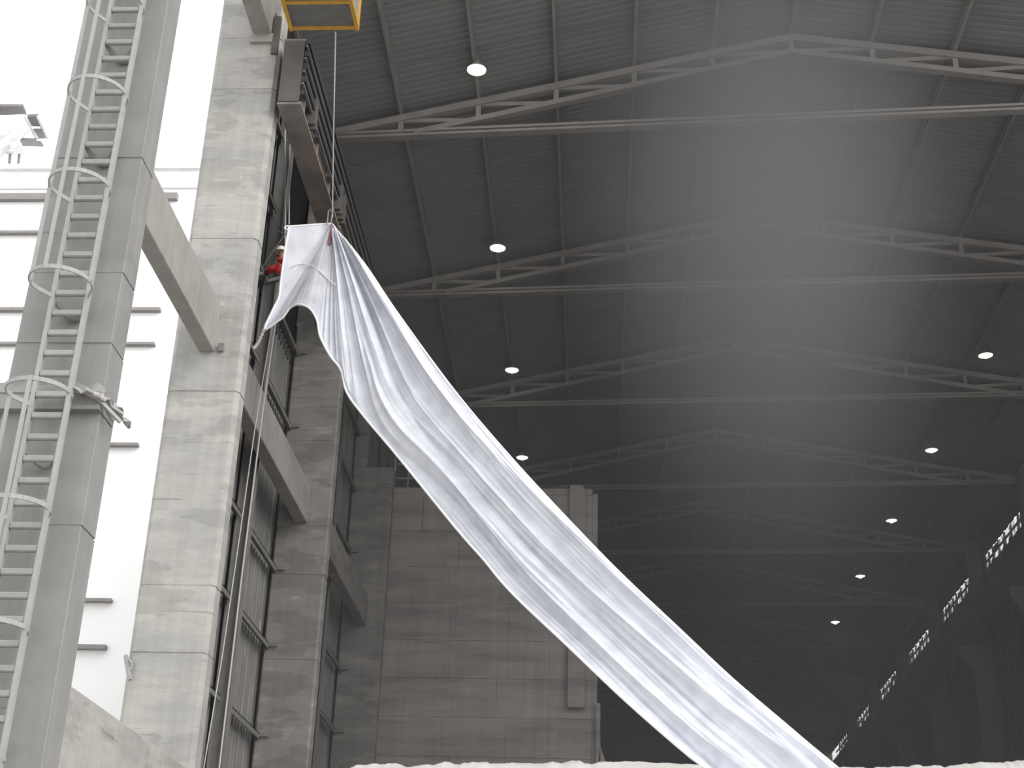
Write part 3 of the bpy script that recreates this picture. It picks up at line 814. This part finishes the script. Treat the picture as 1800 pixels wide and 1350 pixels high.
# fold relief, displaced along the sheet normal; S runs in metres along the cloth
mid = base[:, NU // 3]
S_ = np.concatenate([[0], np.cumsum(np.linalg.norm(np.diff(mid, axis=0), axis=1))])
def nz(x, y, z): return mnoise.noise((x, y, z))
for j in range(NV):
    S = S_[j]
    wid_ = np.linalg.norm(base[j, -1] - base[j, 0])
    for i in range(NU):
        u = i / (NU - 1)
        du = base[j, min(i+1, NU-1)] - base[j, max(i-1, 0)]
        dv = base[min(j+1, NV-1), i] - base[max(j-1, 0), i]
        n = np.cross(du, dv); l = np.linalg.norm(n); n = n / l if l > 1e-9 else np.array([0, -1, 0])
        if n[1] > 0: n = -n
        P2 = base[j, i] - np.array([0, 0, CAM_H]); c2 = RW.T @ P2
        px_, py_ = PPX + FPX*c2[0]/c2[2], PPY - FPX*c2[1]/c2[2]
        th = math.degrees(math.atan2(px_ - 584.0, max(py_ - 386.0, 1.0)))
        wa = (36.5 - th) / (36.5 - 3.5)                # fold rays fan out from the hung corner, then run with the cloth
        kb = sm(S, 5.0, 10.5)
        w = (wa * (1 - kb) + u * kb) + 0.03 * nz(u*1.5, S*0.16, 5.0)
        top = sm(S, 0.3, 3.0)
        flat = 1.0 - (1.0 - kb) * sm(wa, 1.0, 1.35) * 0.93   # the hanging flap at the left stays nearly smooth
        def ridge(c, s_): return math.exp(-abs(w - c) / s_)
        f = 0.0
        f += 0.17 * ridge(0.30 + 0.10*sm(S, 2, 9), 0.035) * top
        f -= 0.16 * ridge(0.39 + 0.14*sm(S, 2, 10), 0.050) * sm(S, 2.0, 5.0)
        f += 0.12 * ridge(0.64 + 0.12*sm(S, 6, 16), 0.045) * sm(S, 4.0, 7.0)
        f -= 0.12 * ridge(0.76 + 0.08*sm(S, 6, 16), 0.04) * sm(S, 4.0, 7.0)
        f += 0.10 * ridge(0.12 + 0.03*math.sin(S*0.3), 0.03) * top
        f += 0.20 * nz(w*3.6, S*0.10, 0.3) * flat
        f += 0.075 * (1 - abs(nz(w*7.5, S*0.13, 4.3)) * 2.4) * flat
        f += 0.036 * (1 - abs(nz(w*17, S*0.20, 9.1)) * 2.4) * (0.2 + 0.8*flat)
        f += 0.014 * (1 - abs(nz(w*38, S*0.34, 3.7)) * 2.4) * flat * (1.5 - u)
        f += 0.010 * nz(u*5.0, S*1.3, 7.0)
        f *= sm(S, 0.0, 1.6) * min(1.0, wid_ / 1.4) * (0.35 + 0.65 * sm(u, 0.0, 0.05)) * (0.25 + 0.75 * sm(1-u, 0.0, 0.05))
        f += 0.05 * sm(wa, 1.2, 1.8) * math.sin(wa*5) * (1 - kb) * sm(S, 0.0, 0.7)
        grid[j, i] = base[j, i] + n * f * 1.1
origin = Vector(base[0, 0])
s = MB()
vs = [tuple(p) for r in grid for p in r]; fs = []
for j in range(NV - 1):
    for i in range(NU - 1): fs.append((j*NU+i, j*NU+i+1, (j+1)*NU+i+1, (j+1)*NU+i))
s.add(vs, fs)
cloth = s.build('cloth_sheet', M_CLOTH, None, smooth=True, origin=origin, fix=False)
tag(cloth, 'huge white cloth gathered at its top and sweeping down across the hall mouth', 'cloth', kind='thing')
so = cloth.modifiers.new('thick', 'SOLIDIFY'); so.thickness = 0.012
def hem(pts, r, nm='hem'):
    s = MB(); s.tube(pts, r, 6); return s.build(nm, M_HEM, cloth, smooth=True)
hem([Vector(grid[j, NU-1]) for j in range(0, NV, 2)], 0.030)
hem([Vector(grid[j, 0]) for j in range(0, NV, 2)], 0.024)
hem([Vector(grid[0, i]) for i in range(0, NU, 6)] + [Vector(grid[0, NU-1])], 0.028)
def proj(P):
    c = RW.T @ (np.array(P) - np.array([0, 0, CAM_H])); return PPX + FPX*c[0]/c[2], PPY - FPX*c[1]/c[2]
_GP = np.array([[proj(grid[j, i]) for i in range(0, NU, 2)] for j in range(0, NV//2, 2)])
def on_cloth(p, off=0.03):
    d = ((_GP - np.array(p))**2).sum(-1); j, i = np.unravel_index(d.argmin(), d.shape)
    return at(p, Y=float(grid[j*2, i*2][1]) - off)
hem([on_cloth(p) for p in ((512,470),(520,465),(533,463),(548,467),(562,477),(575,489),(590,502))], 0.013, 'stitched_seam')
s = MB(); q = Vector(grid[0, NU-1]); s.tube([q + Vector((0.055*math.cos(a) - 0.05, -0.02, 0.055*math.sin(a) - .06)) for a in [2*math.pi*i/14 for i in range(14)]], 0.03, 6, closed=True)
s.build('corner_ring', M_HEM, cloth)

# ---- lifting rope, hook sling and red strap at the gathered corner
TOPR = at((583, 393), Y=32.97)
R0 = at((590, 56), Z=BKZ + 0.02)
s = MB(); s.tube([R0, R0.lerp(TOPR, 0.5) + Vector((0.0, 0, -0.03)), TOPR + Vector((0, 0, 0.22))], 0.018, 6)
tag(s.build('lifting_rope', M_ROPE, None, origin=TOPR), 'thin pale rope from the yellow basket down to the corner of the cloth', 'rope', kind='thing')
s = MB(); L1 = [at(p, Y=32.85) for p in ((581,371),(584,369),(584,376),(582,388),(583,394))]
s.tube(L1, 0.02, 6); s.tube([at(p, Y=32.85) for p in ((584,372),(580,368),(577,372),(576,384),(575,396))], 0.018, 6)
tag(s.build('wire_sling', M_ROPE_GREY, None, origin=L1[0]), 'looped wire sling knotted above the gathered cloth corner', 'sling', kind='thing')
s = MB(); q = [on_cloth(p, 0.07) for p in ((582,395),(581,404),(580,414),(577,424),(578,430),(581,429),(582,422),(581,410))]
s.tube(q, 0.017, 6)
tag(s.build('lashing_strap', M_REDSTRAP, None, origin=q[0]), 'dull red lashing strap dangling in front of the cloth top', 'strap', kind='thing')

# chain of knotted cord from the cloth's low tip to the main column
s = MB(); a = Vector(grid[int((NV-1)*4/(len(L_PTS)-1)), NU-1]); a = at((463, 580), Y=33.0) if a is None else a
e = at((445, 613), Y=30.7); pts = [a.lerp(e, i/16) + Vector((0,0,-0.10*math.sin(math.pi*i/16))) for i in range(17)]
s.tube(pts, [0.055 if i % 2 else 0.02 for i in range(17)], 6)
tag(s.build('knotted_cord', M_ROPE_GREY, None, origin=e), "short knotted cord from the cloth's low tip to the column edge", 'cord', kind='thing')

# ================================================================== WORKER
WY = 34.0
def wp(px, py, dy=0.0): return at((px, py), Y=WY + dy)
def skin_body(name, verts, edges, radii, m, parent, root=0, levels=2):
    me = bpy.data.meshes.new(name)
    base = parent.location if parent else Vector((0,0,0))
    me.from_pydata([tuple(Vector(v) - base) for v in verts], edges, []); me.update()
    o = bpy.data.objects.new(name, me); COL.objects.link(o)
    if parent: o.parent = parent
    md = o.modifiers.new('skin', 'SKIN'); md.use_smooth_shade = True
    for i, r in enumerate(radii):
        me.skin_vertices[0].data[i].radius = (r, r) if not hasattr(r, '__len__') else r
        me.skin_vertices[0].data[i].use_root = (i == root)
    ss = o.modifiers.new('sub', 'SUBSURF'); ss.levels = levels; ss.render_levels = levels
    me.materials.append(m)
    return o
hip = wp(496, 468); per = empty('person', hip, 'rope worker in red clothes and white helmet hanging beside the cloth', 'person', kind='thing')
head = wp(493.5, 444, -0.05)
neck = head + Vector((0.05, 0.06, -0.19)); chest = hip.lerp(neck, 0.62) + Vector((0.07, 0.03, 0)); 
shL = neck + Vector((-0.05, -0.19, -0.10)); shR = neck + Vector((0.17, 0.16, -0.10))
hl = hip + Vector((-0.03, -0.10, -0.03)); hrp = hip + Vector((0.04, 0.11, -0.03))
knL = wp(477, 473.5, -0.35); ankL = wp(467, 480.5, -0.12)
knR = wp(488.5, 474, -0.45); ankR = wp(487.5, 485.5, -0.35)
toeL = wp(451, 481.5, -0.30); toeR = wp(469, 495.5, -0.45)
elL = shL + Vector((0.13, -0.20, -0.20)); wrL = elL + Vector((0.20, -0.08, 0.14))
elR = shR + Vector((0.14, -0.05, -0.24)); wrR = elR + Vector((0.06, -0.22, 0.12))
V_ = [hip, chest.lerp(hip, 0.5), chest, neck, head + Vector((0.01, 0.01, -0.05)), head + Vector((-0.01, -0.01, 0.06)),
      shL, elL, wrL, shR, elR, wrR, hl, knL, ankL, hrp, knR, ankR]
E_ = [(0,1),(1,2),(2,3),(3,4),(4,5),(2,6),(6,7),(7,8),(2,9),(9,10),(10,11),(0,12),(12,13),(13,14),(0,15),(15,16),(16,17)]
Rr = [.125,.12,.14,.055,.095,.085,.065,.048,.032,.065,.048,.032,.085,.058,.042,.085,.058,.042]
# hands: palm and five fingers each, closing on the rope
for wv, dirn, wi in ((wrL, Vector((0.8, -0.3, 0.5)).normalized(), 8), (wrR, Vector((0.3, -0.85, 0.4)).normalized(), 11)):
    pi_ = len(V_); palm = wv + dirn * 0.07; V_.append(palm); Rr.append(0.034); E_.append((wi, pi_))
    side = dirn.cross(Vector((0,0,1))).normalized(); dn = side.cross(dirn)
    for k in range(4):
        a = palm + dirn*0.035 + side*(0.024*(k - 1.5)); ln = (0.036, 0.042, 0.040, 0.030)[k]
        c = a + dirn*ln; d_ = c + dn*(-ln*0.8)
        i0 = len(V_); V_ += [a, c, d_]; Rr += [.010, .009, .008]; E_ += [(pi_, i0), (i0, i0+1), (i0+1, i0+2)]
    a = palm - dirn*0.015 + side*0.045; c = a + dirn*0.035 + side*0.015; i0 = len(V_)
    V_ += [a, c]; Rr += [.012, .010]; E_ += [(pi_, i0), (i0, i0+1)]
body = skin_body('body', V_, E_, Rr, M_SKIN, per)
# face: nose, eyes, ears, mouth
look = Vector((-0.75, -0.62, -0.15)).normalized(); sidev = look.cross(Vector((0,0,1))).normalized()
def ball(name, c, r, m, par, sc=(1,1,1)):
    s = MB(); n = 12; prof = [(r*math.sin(math.pi*i/8) + 1e-4, -r*math.cos(math.pi*i/8)) for i in range(9)]
    s.lathe([(a, z*sc[2]) for a, z in prof], c, n); return s.build(name, m, par, smooth=True)
hc = head + Vector((0, 0, -0.02))
for sg in (-1, 1):
    ball('eye', hc + look*0.085 + sidev*(0.033*sg) + Vector((0,0,0.0)), 0.013, M_DARKCLOTH, per)
    ball('ear', hc + sidev*(0.095*sg), 0.028, M_SKIN, per, (1,1,1.3))
ball('nose', hc + look*0.105 + Vector((0,0,-0.03)), 0.018, M_SKIN, per, (1,1,1.5))
s = MB(); s.bar(hc + look*0.092 - sidev*0.025 + Vector((0,0,-0.068)), hc + look*0.092 + sidev*0.025 + Vector((0,0,-0.068)), 0.012, 0.012); s.build('mouth', M_REDSTRAP, per)
# helmet: shell and brim
s = MB(); s.lathe([(0.165, -0.01), (0.168, 0.015), (0.142, 0.02), (0.136, 0.08), (0.105, 0.135), (0.05, 0.16), (0.001, 0.165)], head + Vector((0,0,0.03)), 20)
hel = s.build('helmet', M_HELMET, per, smooth=True)
s = MB(); s.tube([head + sidev*0.11 + Vector((0,0,0.02)), hc + look*0.05 + Vector((0,0,-0.12)), head - sidev*0.11 + Vector((0,0,0.02))], 0.008, 6); s.build('chin_strap', M_HARN, hel)
# clothes
def ext(a, c, k): return a + (c - a) * k
skin_body('jacket', [hip + Vector((0.01,0,0.08)), chest.lerp(hip, .5), chest, ext(chest, neck, .75), shL, elL, ext(elL, wrL, .9), shR, elR, ext(elR, wrR, .9)],
          [(0,1),(1,2),(2,3),(2,4),(4,5),(5,6),(2,7),(7,8),(8,9)], [.155,.15,.165,.085,.088,.07,.052,.088,.07,.052], M_RED, per)
skin_body('trousers', [hip, hl, ext(hl, knL, .55), knL, ext(knL, ankL, .66), hrp, ext(hrp, knR, .55), knR, ext(knR, ankR, .66), hip + Vector((0,0,.09))],
          [(0,1),(1,2),(2,3),(3,4),(0,5),(5,6),(6,7),(7,8),(0,9)], [.15,.115,.105,.10,.105,.115,.105,.10,.105,.14], M_RED, per)
for kn, an, toe in ((knL, ankL, toeL), (knR, ankR, toeR)):
    skin_body('cuff', [ext(kn, an, .58), ext(kn, an, 1.0)], [(0,1)], [.104, .092], M_DARKCLOTH, per, levels=1)
    heel = an + (an - kn).normalized()*0.07
    bt = skin_body('boot', [ext(kn, an, .85), heel, heel.lerp(toe, .45), toe], [(0,1),(1,2),(2,3)], [.070,.075,.066,.050], M_BOOT, per)
    sd = MB(); dvec = (toe - heel); sd.bar(heel - dvec*0.15 + Vector((0,0,-0.07)), toe + dvec*0.12 + Vector((0,0,-0.05)), 0.11, 0.03); sd.build('sole', M_HARN, bt)
s = MB(); wc = hip + Vector((0.0, 0, 0.085)); s.tube([wc + Vector((0.165*math.cos(a), 0.165*math.sin(a), -0.03*math.cos(a))) for a in [2*math.pi*i/18 for i in range(18)]], 0.05, 8, closed=True)
s.build('harness_belt', M_BELT, per, smooth=True)
for hp, kn in ((hl, knL), (hrp, knR)):
    c_ = ext(hp, kn, .35); d_ = (kn - hp).normalized(); a_ = d_.cross(Vector((0,0,1))).normalized(); b_ = d_.cross(a_)
    s = MB(); s.tube([c_ + a_*(.118*math.cos(t)) + b_*(.118*math.sin(t)) for t in [2*math.pi*i/16 for i in range(16)]], 0.022, 6, closed=True); s.build('leg_loop', M_BELT, per)
# ---- ropes the worker hangs on and the pair falling down the wall
ra = at((501, 236), Y=34.05); rb = at((494, 441), Y=34.0)
rtop = ra + (ra - rb).normalized() * 3.0
s = MB(); s.tube([rtop, ra, rb + Vector((0.10, 0.1, 0)), at((462, 720), Y=34.0), at((425, 1010), Y=33.9), at((385, 1350), Y=33.8), at((330, 1800), Y=33.7)], 0.024, 6)
tag(s.build('work_rope', M_ROPE, None, origin=rb), 'pale work rope falling past the worker down the siding, the right one of two', 'rope', kind='thing')
s = MB(); s.tube([at((510, 262), Y=34.4) + Vector((0,0,2.5)), at((509, 262), Y=34.4), at((508, 395), Y=33.3)], 0.020, 6)
tag(s.build('hanging_rope', M_ROPE, None, origin=at((508,395), Y=33.3)), "pale rope dropping from the girder to the cloth's free upper corner", 'rope', kind='thing')
s = MB(); s.tube([at((490, 500), Y=33.6), at((470, 620), Y=33.5), at((447, 760), Y=33.4), at((420, 950), Y=33.0), at((391, 1150), Y=32.6), at((358, 1350), Y=32.2), at((300, 1700), Y=31.5)], 0.016, 6)
tag(s.build('safety_line', M_ROPE, None, origin=at((490,500), Y=33.6)), 'thinner pale line beside the work rope, slanting out to the left', 'rope', kind='thing')
s = MB(); s.tube([at((504, 408), Y=33.1), at((480, 441), Y=33.5), at((455, 480), Y=34.0)], 0.014, 6)
tag(s.build('guy_line', M_ROPE, None, origin=at((504,408), Y=33.1)), "taut thin line from the cloth corner to the worker's boot", 'line', kind='thing')
s = MB(); s.tube([at((505, 397), Y=33.1), at((470, 397), Y=34.6)], 0.010, 6)
tag(s.build('tie_line', M_ROPE_GREY, None, origin=at((505,397), Y=33.1)), "level thin line tying the cloth's free upper corner to the siding", 'line', kind='thing')
s = MB(); s.tube([at((503, 413), Y=33.1), at((480, 401), Y=34.6)], 0.014, 6)
tag(s.build('tie_line', M_ROPE_GREY, None, origin=at((503,413), Y=33.1)), 'slanting thin line just beneath the level tie line', 'line', kind='thing')

# ================================================================== FOREGROUND RIDGE
def ridge_pile(name, pts, Y, label, m):
    """low bank of pale dust; crest follows lumps, front and back slopes run to the ground"""
    crest = [at(p, Y=Y) for p in pts]
    n = 150; vs = []; fs = []; prof = [(-3.6, 0.0), (-2.2, 0.34), (-1.2, 0.62), (-0.45, 0.88), (-0.12, 0.985), (0, 1.0), (0.2, 0.97), (0.8, 0.75), (2.0, 0.4), (3.6, 0.0)]
    for i in range(n):
        t = i/(n-1)*(len(crest)-1); k = min(int(t), len(crest)-2); p = crest[k].lerp(crest[k+1], t-k)
        z = p.z + 0.016*mnoise.noise((p.x*9, 0, 0)) + 0.010*mnoise.noise((p.x*26, 3, 0))
        for dy, h in prof:
            jit = Vector(mnoise.noise_vector((p.x*2, dy*2, 1))) * 0.06 * (0 if dy == 0 else 1)
            vs.append((p.x + jit.x, Y + dy + jit.y, max(0, z*h + (jit.z if 0.05 < h < 1 else 0))))
    m_ = len(prof)
    for i in range(n-1):
        for k in range(m_-1): fs.append((i*m_+k, (i+1)*m_+k, (i+1)*m_+k+1, i*m_+k+1))
    fs.append(tuple(range(m_))); fs.append(tuple((n-1)*m_+k for k in range(m_)))
    s = MB(); s.add(vs, fs)
    o = s.build(name, m, None, smooth=True, origin=(crest[len(crest)//2].x, Y, 0))
    return tag(o, label, 'heap', kind='thing')
ridge_pile('dust_bank', [(560,1372),(605,1352),(630,1346),(660,1342),(690,1342),(720,1348),(750,1344),(780,1340),(800,1343),(835,1339),(862,1342),(900,1341),(940,1342),(985,1340),(1010,1337),(1040,1342),(1080,1338),(1140,1340),(1230,1344)], 12.5,
           'pale dust bank with a lumpy crest at the foot of the bunker wall view', M_DUST)
ridge_pile('dust_bank', [(1420,1352),(1480,1349),(1560,1348),(1640,1346),(1690,1345),(1720,1339),(1745,1341),(1775,1338),(1800,1337),(1900,1340)], 11.0,
           'bright dust bank to the right of the cloth at the bottom edge', M_DUST)

# ================================================================== BACKGROUND BUILDING
YBG = 62.0
bld = empty('white_building', (-30, YBG, 0), 'glaring white building with thin ledges coloured shade-grey behind the columns', 'building', kind='thing')
tz = at((300, 291), Y=YBG)[2]
s = MB(); s.box(-62, -14.5, YBG, YBG + 14, 0, tz - 0.3); s.build('facade', M_WHITE, bld)
s = MB(); pz = at((300, 335), Y=YBG)[2]
s.box(-62, -14.4, YBG - 0.25, YBG + 0.6, tz - 0.3, tz); s.build('cornice', M_OFFWHITE, bld)
s = MB(); s.box(-62, -14.4, YBG - 0.12, YBG, pz + 0.1, pz + 0.24); s.build('cornice_band', M_OFFWHITE, bld)
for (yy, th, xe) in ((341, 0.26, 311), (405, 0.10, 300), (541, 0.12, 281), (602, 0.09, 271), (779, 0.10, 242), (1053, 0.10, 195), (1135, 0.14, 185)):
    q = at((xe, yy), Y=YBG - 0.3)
    s = MB(); s.box(-62, q.x, YBG - 0.3, YBG + 0.05, q.z - th, q.z + th*0.4); s.build('shade_ledge', M_LEDGE_SHADE, bld)  # shadow of the thin slots is put into the strips' dark grey
# roof-top conveyor house
RZ = tz
cv = empty('conveyor_house', (-31, YBG + 3, RZ), 'grey conveyor head with tilted roof panels on top of the white building', 'machine', kind='thing')
def slab(name, pts, Y, th, m, parent=cv):
    s = MB(); s.prism([at(p, Y=Y) for p in pts], (0, th, 0)); return s.build(name, m, parent)
YR = YBG + 2.0
def tilted(name, pts, ys, m, th=0.15):
    P_ = [at(p, Y=y) for p, y in zip(pts, ys)]
    s = MB(); s.prism(P_, (0, 0, th)); return s.build(name, m, cv)
tilted('roof_panel', [(-40,186),(40,187),(46,201),(-40,204)], [YR, YR, YR+1.2, YR+1.2], M_PANEL)
tp = tilted('tilted_panel', [(44,205),(66,204),(85,245),(66,246)], [YR-.2, YR-.2, YR+1.5, YR+1.5], M_PANEL)
for (p0, p1) in (((44,205),(66,246)), ((66,204),(85,245)), ((44,204),(67,204)), ((54,224),(76,224)), ((66,246),(86,245))):
    s = MB(); s.bar(at(p0, Y=YR - .35), at(p1, Y=YR + 1.0), 0.12, 0.12); s.build('panel_frame', M_PIPE, cv)
slab('house_wall', [(-40,204),(18,204),(14,238),(-40,238)], YR, 3.0, M_PIPE)
tilted('lower_panel', [(30,246),(66,247),(76,258),(40,257)], [YR, YR, YR+.8, YR+.8], M_PANEL)
s = MB(); s.tube([at((44,222), Y=YR-.3), at((22,244), Y=YR-.3), at((-20,282), Y=YR-.3)], [0.35, 0.32, 0.32], 12); s.build('chute', M_PIPE, cv)
s = MB(); s.tube([at((22,262), Y=YR-.5), at((38,256), Y=YR-.5)], 0.36, 14); s.build('drum', M_PIPE, cv)
s = MB(); s.bar(at((10,270), Y=YR), at((43,268), Y=YR), 0.2, 0.1); s.build('platform_edge', M_PIPE, cv)
for x_ in (18, 34):
    s = MB(); s.bar(at((x_,269), Y=YR), at((x_ - 2,292), Y=YR), 0.1, 0.1, up=(0,1,0)); s.build('support_post', M_PANEL, cv)

# ================================================================== HAZE
pm = bpy.data.materials.new('rising_dust'); pm.use_nodes = True
t = pm.node_tree; t.nodes.clear()
v = t.nodes.new('ShaderNodeVolumeScatter'); o = t.nodes.new('ShaderNodeOutputMaterial')
tc = t.nodes.new('ShaderNodeTexCoord'); mp = t.nodes.new('ShaderNodeMapping'); gr = t.nodes.new('ShaderNodeTexGradient'); ml = t.nodes.new('ShaderNodeMath')
mp.inputs['Scale'].default_value = (1/7.7, 1/9.5, 1/21.0); gr.gradient_type = 'QUADRATIC_SPHERE'
ml.operation = 'MULTIPLY'; ml.inputs[1].default_value = 0.32
t.links.new(tc.outputs['Object'], mp.inputs[0]); t.links.new(mp.outputs[0], gr.inputs[0]); t.links.new(gr.outputs['Fac'], ml.inputs[0])
t.links.new(ml.outputs[0], v.inputs['Density']); v.inputs['Color'].default_value = (0.97, 0.97, 0.98, 1)
t.links.new(v.outputs[0], o.inputs['Volume'])
s = MB(); s.box(-2.4, 13.2, 31.8, 50.0, 7.0, 33.0)
tag(s.build('dust_plume', pm, None, origin=(5.4, 40.0, 32.0)), 'soft pale plume of dust rising under the roof ridge', 'haze', kind='stuff')
hz_m = bpy.data.materials.new('dust_haze'); hz_m.use_nodes = True
t = hz_m.node_tree; t.nodes.clear()
vsn = t.nodes.new('ShaderNodeVolumeScatter'); on = t.nodes.new('ShaderNodeOutputMaterial')
vsn.inputs['Color'].default_value = (0.95, 0.945, 1.0, 1); vsn.inputs['Density'].default_value = 0.0077
t.links.new(vsn.outputs[0], on.inputs['Volume'])
yb_, ye_ = 34.8, YB - 0.7
x0_, x1_ = XL + 0.75, XR - 0.4
s = MB(); s.prism([(x, yb_, z) for x, z in ((x0_, 0.3), (x1_, 0.3), (x1_, 31.0), (XRIDGE, 34.5), (x0_, 31.0))], (0, ye_ - yb_, 0))
tag(s.build('dust_haze', hz_m, None, origin=(XRIDGE, yb_, 0)), 'thin grey dust haze filling the deep hall', 'haze', kind='stuff')
